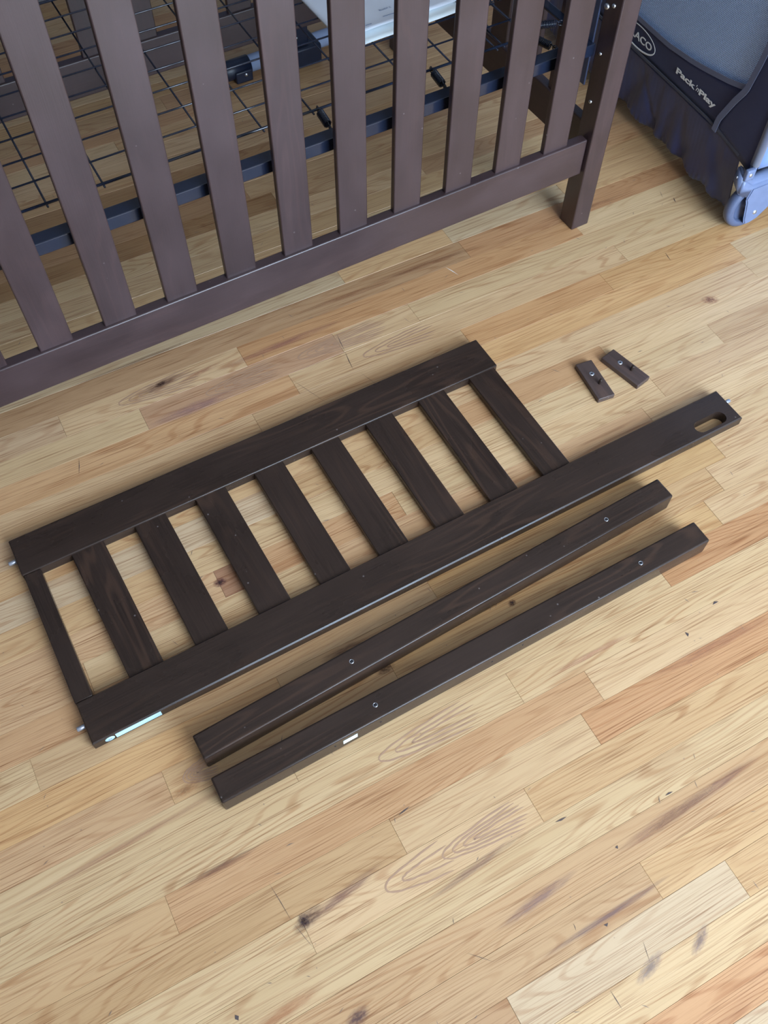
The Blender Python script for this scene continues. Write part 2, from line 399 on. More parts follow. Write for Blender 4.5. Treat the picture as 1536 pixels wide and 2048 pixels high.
SCRATCHES = [
 (0.5389, 1.195, 0.5323, 1.1431, 0.0013, 'M', 'crack'),
 (0.5323, 1.1431, 0.5252, 1.0914, 0.0013, 'M', 'crack'),
 (-0.0262, 0.2875, -0.0182, 0.2226, 0.0008, 'M', 'scratch'),
 (-0.0182, 0.2226, -0.0055, 0.1755, 0.0006, 'M', 'scratch'),
 (0.8347, 1.2577, 0.8485, 1.2212, 0.0018, 'W', 'scuff'),
 (1.4167, 1.207, 1.4102, 1.1891, 0.0022, 'M', 'scratch'),
 (1.2878, 1.07, 1.2832, 1.0424, 0.0014, 'M', 'scratch'),
 (-0.0297, 1.1412, -0.042, 1.1041, 0.0012, 'M', 'crack'),
 (0.3308, -0.061, 0.3317, -0.089, 0.0011, 'M', 'scratch'),
 (0.1852, 0.2817, 0.2083, 0.2861, 0.0022, 'M', 'scratch'),
 (0.3892, 0.162, 0.4101, 0.1608, 0.0026, 'M', 'scratch'),
 (0.5598, 0.1156, 0.5748, 0.1153, 0.0026, 'M', 'scratch'),
 (-0.1362, 0.1546, -0.1346, 0.1463, 0.006, 'M', 'dent'),
 (0.7572, 0.3194, 0.756, 0.3098, 0.005, 'M', 'dent'),
 (0.8305, 0.3376, 0.8438, 0.338, 0.004, 'M', 'dent'),
 (0.3709, 0.0109, 0.3781, 0.01, 0.004, 'M', 'dent'),
 (0.4477, 0.0898, 0.4504, 0.086, 0.005, 'M', 'dent'),
 (0.136, 0.4222, 0.1415, 0.4103, 0.0008, 'M', 'scratch'),
 (0.4019, 1.1331, 0.4439, 1.0336, 0.0006, 'M', 'scratch'),
 (0.5338, 1.0795, 0.5497, 1.0346, 0.0006, 'M', 'scratch'),
 (0.4083, -0.0312, 0.4002, -0.0594, 0.0007, 'M', 'scratch'),
 (0.1786, 0.0734, 0.2091, 0.0428, 0.0006, 'M', 'scratch'),
 (0.334, 0.0335, 0.3319, 0.0229, 0.0009, 'M', 'scratch'),
 (0.1867, 0.1205, 0.183, 0.1113, 0.0008, 'M', 'scratch')]
CATHEDRALS = [(0.215, 0.1987, 0.022, 0.13, 4, 1, 0.0), (0.12, 0.1987, 0.024, 0.1, 2, 2, 0.0), (0.2, 0.3703, 0.023, 0.16, 3, 3, 0.0), (0.44, 1.1711, 0.024, 0.18, 5, 4, 0.0), (0.56, 1.1139, 0.022, 0.15, 3, 5, 0), (0.24, 1.1711, 0.022, 0.14, 4, 6, 0.0), (-0.08, 0.4847, 0.02, 0.05, 5, 7, 0), (0.08, 1.2283, 0.023, 0.15, 4, 8, 0)]
XL, XR = -0.95, 2.75
MEAN = (204, 176, 136)
def plank(x0, x1, k, key):
    y0 = OFF + k*PW
    gx = 0.00012; bv = 0.0004; top = random.uniform(-0.00018, 0.00012)
    cx = (x0+x1)/2; cy = y0 + PW/2; hx = (x1-x0)/2-gx; hy = PW/2-gx
    vs = [(-hx, -hy, -0.019), (hx, -hy, -0.019), (hx, hy, -0.019), (-hx, hy, -0.019),
          (-hx, -hy, -bv), (hx, -hy, -bv), (hx, hy, -bv), (-hx, hy, -bv),
          (-hx+bv*.7, -hy+bv*.7, 0), (hx-bv*.7, -hy+bv*.7, 0), (hx-bv*.7, hy-bv*.7, 0), (-hx+bv*.7, hy-bv*.7, 0)]
    fs = [(8, 9, 10, 11)]
    for a in range(4):
        c = (a+1) % 4
        fs += [(a, c, 4+c, 4+a), (4+a, 4+c, 8+c, 8+a)]
    me = bpy.data.meshes.new('plank'); me.from_pydata(vs, [], fs); me.materials.append(OAK)
    o = bpy.data.objects.new('plank', me); COL.objects.link(o); o.parent = floor
    o.location = (cx, cy, top)
    j = [random.uniform(-5, 5)]*3
    c = lin([T_[key][i]*.58+MEAN[i]*.42+j[i] for i in range(3)])
    o.color = (*[c[i]*GAIN[i] for i in range(3)], 1)
keys = list('TTTCPOTWBG') + ['TP', 'T2', 'W3', 'TB', 'O2']
for k in range(-6, 52):
    segs = list(ROWS.get(k, [(None, random.choice(keys))]))
    if k not in ROWS:
        x = XL + random.uniform(0.5, 1.5)
        while x < XR-0.4:
            segs.append((x, random.choice(keys))); x += random.uniform(0.6, 1.5)
    last = segs[-1][0]
    if last is not None and XR - last > 1.5:
        segs.append((last + random.uniform(1.0, 1.3), random.choice(keys)))
    if last is None and k in ROWS:
        segs.append((1.25 + random.uniform(0, .4), random.choice(keys)))
    for i, (xs, key) in enumerate(segs):
        x0 = XL if xs is None else xs
        x1 = segs[i+1][0] if i+1 < len(segs) else XR
        plank(x0, x1, k, key)

# knots and mineral streaks in single boards, scuffs and dents in the finish
def knot_mat():
    m, nt, b = new_mat('oak_knot')
    tc = N(nt, 'ShaderNodeTexCoord'); oi = N(nt, 'ShaderNodeObjectInfo')
    g = N(nt, 'ShaderNodeTexGradient', gradient_type='SPHERICAL'); 
    n = N(nt, 'ShaderNodeTexNoise'); n.inputs['Scale'].default_value = 3.0; n.inputs['Detail'].default_value = 4
    ad = N(nt, 'ShaderNodeVectorMath', operation='ADD'); nt.links.new(tc.outputs['Object'], ad.inputs[0]); nt.links.new(oi.outputs['Location'], ad.inputs[1])
    nt.links.new(ad.outputs[0], n.inputs[0]); nt.links.new(tc.outputs['Object'], g.inputs[0])
    f = math_n(nt, 'MULTIPLY', g.outputs[1], ramp(nt, n.outputs[0], [(0.30, 0.25), (0.65, 1.0)]))
    a = math_n(nt, 'MULTIPLY', ramp(nt, f, [(0.03, 0.0), (0.60, 1.0)]), ramp(nt, oi.outputs['Alpha'], [(0.0, 0.50), (1.0, 0.95)]))
    nt.links.new(mixcol(nt, math_n(nt, 'MULTIPLY', oi.outputs['Alpha'], ramp(nt, g.outputs[1], [(0.45, 0.0), (0.85, 1.0)])), oi.outputs['Color'], (0.035, 0.018, 0.018)), b.inputs['Base Color'])
    b.inputs['Roughness'].default_value = 0.38
    nt.links.new(a, b.inputs['Alpha'])
    return m
KNOT = knot_mat()
disc_me = bpy.data.meshes.new('knot')
nseg = 20
disc_me.from_pydata([(0, 0, 0)]+[(math.cos(2*math.pi*i/nseg), math.sin(2*math.pi*i/nseg), 0) for i in range(nseg)], [], [(0, 1+i, 1+(i+1) % nseg) for i in range(nseg)])
disc_me.materials.append(KNOT)
for x, y, rx, ry, rot, c in KNOTS:
    o = bpy.data.objects.new('knot', disc_me); COL.objects.link(o); o.parent = floor
    o.location = (x, y, .00030); o.scale = (rx, ry, 1); o.rotation_euler = (0, 0, rot); o.color = (*lin(c), 1.0 if rx < .0165 else (0.4 if rx < .035 else 0.0))
MARK = plain('dent_mark', (0.075, 0.055, 0.055), 0.6)
SCUFF = plain('white_scuff', (0.80, 0.78, 0.76), 0.7)
def mark(bm, x0, y0, x1, y1, wd):
    a = Vector((x0, y0, .00035)); b = Vector((x1, y1, .00035)); t = (b-a); L = t.length; t.normalize(); nn = Vector((-t.y, t.x, 0))*wd/2
    mid = (a+b)/2 + nn*random.uniform(-1.2, 1.2)
    v = [bm.verts.new(p) for p in (a, mid-nn, b, mid+nn)]
    bm.faces.new(v)
for (x0, y0, x1, y1, wd, mt, nm) in SCRATCHES:
    b_ = bmesh.new(); mark(b_, x0, y0, x1, y1, wd); link_obj(nm, mesh_from_bm(b_), mt == 'W' and SCUFF or MARK, floor)
bm_ = bmesh.new(); rs = random.Random(11)
for i in range(420):
    x = rs.uniform(-.5, 2.2); y = rs.uniform(-.25, 2.4); L = rs.uniform(.003, .016) * (2.2 if rs.random() < .12 else 1); a = rs.uniform(0, math.pi)
    mark(bm_, x, y, x+L*math.cos(a), y+L*math.sin(a), rs.uniform(.0006, .0013))
o = link_obj('fine_scratches', mesh_from_bm(bm_), plain('fine_scratch', (0.20, 0.15, 0.12), 0.6), floor); o['kind'] = 'stuff'

# cathedral figure: nested pointed arches of darker late wood in single boards
FIG = plain('late_wood_figure', (0.40, 0.245, 0.155), 0.42)
def cathedral(tip, yc, hw, length, n, seed, bend=0.0):
    rc = random.Random(seed); bm = bmesh.new()
    for i in range(n):
        f = 1-i/n; x0 = tip+length*.55*(i/n); pts = []
        for j in range(25):
            t = -1+j/12
            w_ = hw*f*math.copysign(abs(t)**.8, t)
            x = x0+length*(abs(t)**1.9)*(.6+.4*f)
            pts.append(Vector((x, yc+w_*(1+.0*f)+bend*(x-tip)+rc.uniform(-.0007, .0007), .00028)))
        prev = None
        for j, q in enumerate(pts):
            a_ = pts[max(0, j-1)]; c_ = pts[min(24, j+1)]; d = (c_-a_).normalized(); nn = Vector((-d.y, d.x, 0))
            wd = (.0010+.0005*rc.random())*(1 if 0 < j < 24 else .2)
            cur = (bm.verts.new(q-nn*wd), bm.verts.new(q+nn*wd))
            if prev: bm.faces.new((prev[0], cur[0], cur[1], prev[1]))
            prev = cur
    o = link_obj('grain_figure', mesh_from_bm(bm), FIG, floor); o['kind'] = 'stuff'
for args in CATHEDRALS: cathedral(*args)

# ------------------------------------------------------------------ room shell (outside the picture, gives the bounce light)
WALLM = plain('painted_wall', (0.34, 0.34, 0.34), 0.8, 0, 0.3, 0.03, 3)
WALLD = plain('deep_blue_grey_wall', (0.12, 0.14, 0.19), 0.8, 0, 0.3, 0.03, 3)
CEILM = plain('painted_ceiling', (0.75, 0.74, 0.72), 0.85, 0, 0.3, 0.02, 3)
TRIMM = plain('white_trim', (0.78, 0.77, 0.74), 0.5)
GLASS, gnt, gb = new_mat('window_glass')
gb.inputs['Transmission Weight'].default_value = 1.0; gb.inputs['Roughness'].default_value = 0.0; gb.inputs['IOR'].default_value = 1.02
X0, X1, Y0, Y1, ZC = -2.2, 3.3, -2.6, 3.4, 2.5
def struct(name, lo, hi, mat, parent=None):
    o = box(name, lo, hi, mat, parent, 0); o['kind'] = 'structure'; return o
struct('wall_left', (X0-.1, Y0-.1, -.02), (X0, Y1+.1, ZC), WALLD)
struct('wall_right', (X1, Y0-.1, -.02), (X1+.1, Y1+.1, ZC), WALLM)
struct('wall_back', (X0, Y1, -.02), (X1, Y1+.1, ZC), WALLD)
struct('ceiling', (X0-.1, Y0-.1, ZC), (X1+.1, Y1+.1, ZC+.1), CEILM)
fw = bmesh.new()
for lo, hi in (((X0, Y0-.1, -.02), (.25, Y0, ZC)), ((2.65, Y0-.1, -.02), (X1, Y0, ZC)), ((.25, Y0-.1, -.02), (2.65, Y0, .65)), ((.25, Y0-.1, 2.25), (2.65, Y0, ZC))):
    t = bmesh.new(); bmesh.ops.create_cube(t, size=1.0)
    bmesh.ops.scale(t, vec=[hi[i]-lo[i] for i in range(3)], verts=t.verts)
    bmesh.ops.translate(t, vec=[(hi[i]+lo[i])/2 for i in range(3)], verts=t.verts)
    me = bpy.data.meshes.new('t'); t.to_mesh(me); t.free(); fw.from_mesh(me); bpy.data.meshes.remove(me)
link_obj('wall_front', mesh_from_bm(fw), WALLM)['kind'] = 'structure'
win = struct('window_1', (.25, Y0-.06, .65), (2.65, Y0-.04, .70), TRIMM)
for lo, hi in (((.25, Y0-.06, 2.20), (2.65, Y0-.04, 2.25)), ((.25, Y0-.06, .65), (.30, Y0-.04, 2.25)), ((2.60, Y0-.06, .65), (2.65, Y0-.04, 2.25)), ((1.42, Y0-.06, .65), (1.48, Y0-.04, 2.25))):
    o = box('window_frame', lo, hi, TRIMM, win, 0); o.matrix_parent_inverse = win.matrix_basis.inverted()
o = box('window_pane', (.27, Y0-.053, .67), (2.63, Y0-.049, 2.23), GLASS, win, 0); o.matrix_parent_inverse = win.matrix_basis.inverted()
for nm, lo, hi in (('baseboard_left', (X0, Y0, 0), (X0+.014, Y1, .11)), ('baseboard_right', (X1-.014, Y0, 0), (X1, Y1, .11)), ('baseboard_back', (X0+.014, Y1-.014, 0), (X1-.014, Y1, .11))):
    struct(nm, lo, hi, TRIMM)

# ------------------------------------------------------------------ crib
P0 = (1.1444, 1.2255, 0.0); CA = 0.0353
crib = empty('crib', P0, CA, 'dark brown slatted wooden crib standing at the back, no mattress on its wire base', 'crib')
PT = 0.0456; LX = -1.324; ZT, ZB = 0.229, 0.1462; YB = 0.777; TOPZ = 1.02
for x0 in (0.0, LX-PT):
    for y0 in (0.0, YB-0.0115):
        box('post', (x0, y0, 0), (x0+PT, y0+PT, TOPZ), W_Z, crib, 0.003)
def side(y0):
    """slatted side: y0 = front face of its rails"""
    box('lower_rail', (LX+.003, y0, ZB), (-.003, y0+.022, ZT), W_X, crib, 0.003, 3)
    box('top_rail', (LX+.003, y0-.004, .925), (-.003, y0+.028, TOPZ-.004), W_X, crib, 0.004, 3)
front = 0.009
side(front)
slat_me = box_mesh(0.059, 0.0125, 0.925-ZT+.02, 0.0022)
for i in range(11):
    link_obj('slat', slat_me, W_Z, crib, (-.1097-.11640*i+.0295, front+.006+.00625, (0.925+ZT)/2))
side(YB)
for i in range(11):
    xl = -0.7985 + .1790*(i-6)*0.65
    link_obj('slat', slat_me, W_Z, crib, (-.1097-.1164*i+.0295+.013, YB+.006+.00625, (0.925+ZT)/2))
eslat_me = box_mesh(0.0125, 0.059, 0.925-.243+.02, 0.002)
for x0 in (.012, LX-.034):
    box('end_rail', (x0, PT+.001, .163), (x0+.022, YB-.0125, .243), W_Y, crib, 0.003, 3)
    box('end_top_rail', (x0, PT+.001, .925), (x0+.022, YB-.0125, TOPZ-.004), W_Y, crib, 0.004, 3)
    for i in range(6):
        link_obj('end_slat', eslat_me, W_Z, crib, (x0+.011, .121+.110*i+.0295, (0.925+.243)/2))
# bolts in the inner face of the right front post
bolt_me = lathe_mesh([(0, .004), (.0022, .0038), (.0042, .0025), (.0046, 0)], 16)
for y, z, s in ((.038, .488, 1.25), (.021, .497, .9), (.029, .402, .7), (.028, .303, .85)):
    b_ = link_obj('bolt', bolt_me, STEEL, crib, (0, y, z), (0, -math.pi/2, 0)); b_.scale = (s, s, s)
    b_['label'] = 'round bright steel bolt head'
BRK = plain('bracket_paint', (0.05, 0.065, 0.12), 0.35)
# steel strip the spring base hangs from
box('hanger_bracket', (-.004, .053, .325), (.0, .072, .62), BRK, crib, .0008, 1)

# mattress support: square tube frame, wire grid and coil springs
zt, zb_ = .4137, .390
sf = bmesh.new()
def add_box(bm, lo, hi, bev=.0018):
    t = bmesh.new(); bmesh.ops.create_cube(t, size=1.0)
    s = [hi[i]-lo[i] for i in range(3)]
    bmesh.ops.scale(t, vec=s, verts=t.verts)
    bmesh.ops.bevel(t, geom=list(t.edges), offset=bev, segments=2, profile=.6, affect='EDGES')
    bmesh.ops.translate(t, vec=[(hi[i]+lo[i])/2 for i in range(3)], verts=t.verts)
    me = bpy.data.meshes.new('t'); t.to_mesh(me); t.free(); bm.from_mesh(me); bpy.data.meshes.remove(me)
add_box(sf, (LX+.006, .045, zb_), (-.002, .0715, zt))
add_box(sf, (LX+.006, .737, zb_), (-.002, .7635, zt))
add_box(sf, (-.0125, .072, zt-.006), (.0065, .7365, zt-.0005))
add_box(sf, (LX-.0065, .072, zt-.006), (LX+.0125, .7365, zt-.0005))
spring = link_obj('spring_frame', mesh_from_bm(sf), BLACK, crib)
spring['label'] = 'black steel frame of the wire mattress base'
zx = .4065; zc = .4035
ys = [.1385+.0628*i for i in range(10)]
xs_ = [-.1645-.0981*i for i in range(12)]
x_lo = -1.19
for i, y in enumerate(ys):
    edge = i in (0, 9)
    r = .0025 if edge else .0017
    tube('wire', [(-1.255 if not edge else x_lo-.03, y, zx), (-.085 if not edge else -.128, y, zx)], r, BLACK, spring, 8)
for x in xs_[:11]:
    if x < -1.22: continue
    tube('wire', [(x, ys[0]-.006, zc), (x+.012, ys[-1]+.006, zc)], .0018, BLACK, spring, 8)
tube('wire', [(-.147, ys[0]-.004, zc), (-.146, ys[1]+.004, zc)], .0018, BLACK, spring, 8)
tube('wire', [(-.088, ys[1]-.004, zx-.003), (-.088, ys[-2]+.004, zx-.003)], .0024, BLACK, spring, 8)
tube('wire', [(-1.25, ys[1]-.004, zx-.003), (-1.25, ys[-2]+.004, zx-.003)], .0024, BLACK, spring, 8)
def coil_mesh(length=.034, r=.0068, turns=11, wr=.0014):
    bm = bmesh.new(); pts = []
    pts.append((-length/2-.012, 0, 0)); pts.append((-length/2-.006, 0, .002))
    n = turns*9
    for i in range(n+1):
        a = 2*math.pi*turns*i/n
        pts.append((-length/2+length*i/n, r*math.sin(a), r*math.cos(a)))
    pts.append((length/2+.006, 0, .002)); pts.append((length/2+.012, 0, 0))
    tube_into(bm, pts, wr, 5)
    # hook rings at both ends
    for s in (-1, 1):
        ring = [(s*(length/2+.011)+.005*math.cos(t), 0, .005*math.sin(t)) for t in [i*math.pi/5 for i in range(10)]]
        tube_into(bm, ring, wr, 5)
    bmesh.ops.recalc_face_normals(bm, faces=bm.faces)
    return mesh_from_bm(bm, smooth=True)
coil = coil_mesh()
def put_spring(a, b):
    a = Vector(a); b = Vector(b)
    d = b-a
    link_obj('coil_spring', coil, BLACK, spring, (a+b)/2, (0, -math.atan2(d.z, math.hypot(d.x, d.y)), math.atan2(d.y, d.x)))
for x in (-.3075, -.5455, -1.215):
    put_spring((x+.001, .142, .404), (x-.004, .086, .402))
    put_spring((x, ys[-1], .404), (x, .728, .402))
put_spring((-.062, .166, .404), (-.012, .142, .408))
put_spring((-.085, .137, .404), (-.066, .085, .403))
for y in (.28, .46, .62):
    put_spring((-.086, y, .404), (-.014, y, .408))
    put_spring((-1.25, y, .404), (-1.315, y, .408))

# sheets of instructions lying on the wire base
M_CR = Matrix.Translation(P0) @ Matrix.Rotation(CA, 4, 'Z')
def sheet(name, x0, x1, y0, y1, zf, mat, nx=24, ny=20, thick=.0004):
    vs = []; fs = []
    for s in (0, 1):
        for j in range(ny+1):
            for i in range(nx+1):
                u = i/nx; v = j/ny
                x = x0+(x1-x0)*u; y = (y0[0]+(y0[1]-y0[0])*u)*(1-v) + y1*v
                vs.append((x, y, zf(u, v)-s*thick))
    n1 = (nx+1)*(ny+1)
    for j in range(ny):
        for i in range(nx):
            a = j*(nx+1)+i
            fs.append((a, a+1, a+nx+2, a+nx+1)); fs.append((n1+a, n1+a+nx+1, n1+a+nx+2, n1+a+1))
    for i in range(nx):
        fs.append((i, n1+i, n1+i+1, i+1)); a = ny*(nx+1)+i; fs.append((a, a+1, n1+a+1, n1+a))
    for j in range(ny):
        a = j*(nx+1); fs.append((a, a+nx+1, n1+a+nx+1, n1+a)); a += nx; fs.append((a, n1+a, n1+a+nx+1, a+nx+1))
    me = bpy.data.meshes.new(name); me.from_pydata(vs, [], fs)
    for p in me.polygons: p.use_smooth = True
    me.materials.append(mat)
    o = bpy.data.objects.new(name, me); COL.objects.link(o); o.matrix_world = M_CR
    return o
low = sheet('paper_sheet', -.413, -.152, (.262, .272), .545, lambda u, v: .4092+.0012*math.sin(6*u)*math.exp(-6*v)+.0010*math.sin(9*u+4*v)*(.3+v*.2), PAPER2)
low['label'] = 'lower sheet of paper on the wire base, its bright bottom edge peeking out'; low['category'] = 'paper'
upz = lambda u, v: .4125+.007*math.exp(-v*9)*(.5+.5*math.sin(4.2*u+.4))+.0008*math.sin(7*u)
up = sheet('paper_sheet', -.414, -.150, (.284, .299), .56, upz, PAPER)
up['label'] = 'upper printed sheet of white paper lying on the wire base'; up['category'] = 'paper'
def on_paper(txt, x, y, size, off=0.0):
    me = text_mesh(txt, size, .00008, off)
    u = (x+.414)/.264; z = max(upz(u, (y-.29)/.27), upz(min(1, u+.1), (y-.29)/.27))+.0006
    return link_obj('lettering', me, INK, up, (x, y, z))
on_paper('ELLIOT C', -.3023, .3400, .0064, .00005)
for (x0, x1, y) in ((-.3088, -.262, .3155), (-.3533, -.340, .3048)):
    u = (x0+.414)/.264
    box('printed_line', (x0, y, upz(u, .08)+.0012), (x1, y+.0016, upz(u, .08)+.0014), INK, up, 0)

# folded grey tube with black joints on the floor behind the crib
tb = bpy.data.objects.new('folded_stand', None); COL.objects.link(tb); tb.matrix_world = M_CR
tb['label'] = 'grey tube with black plastic joints lying on the floor behind the crib'; tb['category'] = 'folded stand'
TY, TZ = .888, .026
tube('tube', [(-.40, TY, TZ), (.03, TY+.012, TZ)], .0205, GREYT, tb, 20)
tube('end_sleeve', [(-.475, TY-.004, TZ), (-.372, TY, TZ)], .0238, BLACKPL, tb, 20)
box('sleeve_tab', (-.42, TY-.030, .0005), (-.374, TY-.012, .030), BLACKPL, tb, .003)
box('joint_block', (-.305, TY-.050, .001), (-.185, TY+.035, .052), BLACKPL, tb, .006)
box('joint_ear', (-.30, TY-.030, .050), (-.212, TY-.006, .100), BLACKPL, tb, .004)
riv = lathe_mesh([(0, .0022), (.003, .0018), (.0046, 0)], 14)
for x, y, z in ((-.392, TY-.0305, .020), (-.245, TY-.0305, .072)):
    link_obj('rivet', riv, STEEL, tb, (x, y, z), (math.pi/2, 0, 0))

# ------------------------------------------------------------------ detached guard rail
guard = empty('guard_rail', (-.183, .5940, 0), .0205, 'dark wooden guard rail panel with eight slats lying flat on the floor', 'guard rail')
GT = .022
def slot_board(x1, w, cx, cy, hl, r):
    """board with a rounded slot right through it"""
    bm = bmesh.new(); n = 10
    slot = [(cx+hl+r*math.cos(a), cy+r*math.sin(a)) for a in [-math.pi/2+math.pi*i/n for i in range(n+1)]]
    slot += [(cx-hl+r*math.cos(a), cy+r*math.sin(a)) for a in [math.pi/2+math.pi*i/n for i in range(n+1)]]
    e = .0022
    outer = [(0, 0), (x1, 0), (x1, w), (0, w)]
    inn = [(e, e), (x1-e, e), (x1-e, w-e), (e, w-e)]
    def ring(pts, z): return [bm.verts.new((x, y, z)) for x, y in pts]
    top = ring(inn, GT); hi = ring(outer, GT-e); lo = ring(outer, .001); bot = ring(inn, 0)
    st = ring(slot, GT); sb = ring(slot, 0)
    def bridge(A, B):
        for i in range(len(A)):
            bm.faces.new((A[i], A[(i+1) % len(A)], B[(i+1) % len(B)], B[i]))
    bridge(hi, top); bridge(lo, hi); bridge(bot, lo); bridge(st, sb)
    for A, S in ((top, st), (bot, sb)):
        es = [bm.edges.get((A[i], A[(i+1) % 4])) or bm.edges.new((A[i], A[(i+1) % 4])) for i in range(4)]
        es += [bm.edges.get((S[i], S[(i+1) % len(S)])) for i in range(len(S))]
        bmesh.ops.triangle_fill(bm, use_beauty=True, edges=es)
    bmesh.ops.recalc_face_normals(bm, faces=bm.faces)
    return mesh_from_bm(bm)
link_obj('long_rail', slot_board(1.306, .0765, 1.2445, .0215, .0225, .0135), R_X, guard)
box('short_rail', (-.004, .3385, 0), (.9655, .417, GT), R_X, guard, .0026, 3)
gs = box_mesh(.0592, .262+.01, .012, .002)
for i in range(8):
    o = link_obj('slat', gs, R_Y, guard, (.0860+.1161*i+.0296, (.0765+.3385)/2, .012))
    o.rotation_euler = (0, 0, .0245-.0045*i)
box('end_strip', (-.0015, .0768, .0015), (.028, .3382, .0205), R_Y, guard, .0015)
pin = lathe_mesh([(0, .014), (.0032, .014), (.0040, .0128), (.0040, -.006), (0, -.006)], 14)
for x, y, r in ((-.004, .378, -1), (0, .0385, -1), (1.306, .0490, 1)):
    link_obj('dowel_pin', pin, PINM, guard, (x, y, .0115), (0, r*math.pi/2, 0))
box('label', (.036, -.0005, .0045), (.112, .0004, .0185), STICK, guard, .0002, 1)['label'] = 'pale blue printed label strip'
ov = lathe_mesh([(0, .0005), (.0066, .0005), (.0068, 0)], 24)
o = link_obj('round_label', ov, STICK, guard, (.0262, 0, .0112), (math.pi/2, 0, 0)); o.scale = (1.15, 1, 1)
o['label'] = 'small oval pale label'
for dx, dz in ((-.0016, .0012), (.0022, .0016), (.0004, -.0002), (-.0020, -.0014), (.0018, -.0012)):
    box('label_mark', (.0262+dx-.0011, -.0007, .0112+dz-.0007), (.0262+dx+.0011, -.0004, .0112+dz+.0007), INK, o.parent, 0)

# ------------------------------------------------------------------ two loose legs
def leg(loc, rz, label, hx):
    e = empty('wooden_bar', loc, rz, label, 'wooden bar', 'loose square bars beside the guard rail')
    body = box('beam', (0, 0, 0), (.9225, .0434, .0425), R_X, e, .0036, 3)
    bush = lathe_mesh([(.0027, .0), (.0028, .0005), (.0036, .0006), (.0040, .0002), (.0040, -.001)], 18)
    for x in hx:
        t = link_obj('threaded_insert', bush, STEEL, e, (x, .0225, .0424))
        t['label'] = 'bright metal ring around a bolt hole'
        link_obj('bolt_hole', lathe_mesh([(0, .0003), (.0033, .0003), (.0034, 0)], 14), HOLE, e, (x, .0225, .0426))
    return e
leg((-.0393, .4838, 0), .0521, 'square dark wooden bar lying nearest the guard rail, slightly askew', (.2705, .788))
l2 = leg((-.0408, .4108, 0), .0190, 'square dark wooden bar with a small white sticker on its side', (.2706, .789))
box('sticker', (.2015, -.0005, .0150), (.2265, .0004, .0285), STICK2, l2, .0002, 1)['label'] = 'small blank white sticker'
dot = lathe_mesh([(0, .0004), (.0015, .0004), (.0017, 0)], 10)
for x in (.188, .268, .475, .535): link_obj('screw_hole', dot, HOLE, l2, (x, 0, .024), (math.pi/2, 0, 0))

# ------------------------------------------------------------------ two small wooden blocks
def block(loc, rz, label):
    e = empty('wooden_block', loc, rz, label, 'wooden block', 'pair of small wooden blocks')
    box('body', (-.0182, -.048, 0), (.0182, .048, .0115), W_Yb, e, .0016, 2)
    ring = lathe_mesh([(.0016, .0004), (.0030, .0012), (.0050, .0008), (.0054, 0)], 18)
    link_obj('screw_ring', ring, STEEL, e, (.001, .0155, .0113))
    link_obj('screw_hole', lathe_mesh([(0, .0005), (.0026, .0005), (.0028, 0)], 12), HOLE, e, (.001, .0155, .0114))
    pg = lathe_mesh([(.0034, 0), (.0034, .0105), (.0026, .0120), (0, .0120)], 14)
    link_obj('peg', pg, R_X, e, (.0035, -.0125, .0113), (.05, .05, 0))
    return e
W_Yb = dark_wood('block_wood', 1, (0.066, 0.044, 0.039), .34, .35)
block((.9336, .8375, 0), -.110, 'small dark block with a peg, nearer the guard rail slats')
block((1.0061, .8347, 0), .2255, 'small dark block with a peg, farther from the guard rail slats')

# ------------------------------------------------------------------ play yard
PY0 = (1.463, 1.08, 0.0); PA = -.048
py = empty('play_yard', PY0, PA, 'navy folding play yard with blue mesh sides and a wheeled leg', 'play yard')
L_, W_, H_ = 1.02, .70, .73
def grid_mesh(fn, nu, nv, smooth=True, thick=0.0):
    vs = [fn(i/nu, j/nv) for j in range(nv+1) for i in range(nu+1)]
    fs = [(j*(nu+1)+i, j*(nu+1)+i+1, (j+1)*(nu+1)+i+1, (j+1)*(nu+1)+i) for j in range(nv) for i in range(nu)]
    me = bpy.data.meshes.new('g'); me.from_pydata(vs, [], fs)
    for p in me.polygons: p.use_smooth = smooth
    return me
def solid(o, t):
    md = o.modifiers.new('solid', 'SOLIDIFY'); md.thickness = t; md.offset = 0
def curve_z(y):
    """lower edge of the netting along the long side"""
    pts = [(.060, .300), (.084, .2885), (.126, .2765), (.2, .2605), (.246, .2525), (.328, .2430), (.44, .2420), (.56, .2460), (.70, .2570), (.84, .272), (.93, .290), (.97, .303)]
    if y <= pts[0][0]: return pts[0][1]
    for (a, b), (c, d) in zip(pts[:-1], pts[1:]):
        if y <= c: return b+(d-b)*(y-a)/(c-a)
    return pts[-1][1]
def bind_y(z):
    pts = [(.166, .119), (.195, .1165), (.2085, .1110), (.254, .0912), (.2893, .0719), (.3446, .0628), (.3727, .0590), (.45, .052), (.70, .045)]
    if z <= pts[0][0]: return pts[0][1]
    for (a, b), (c, d) in zip(pts[:-1], pts[1:]):
        if z <= c: return b+(d-b)*(z-a)/(c-a)
    return pts[-1][1]
SZ = .174
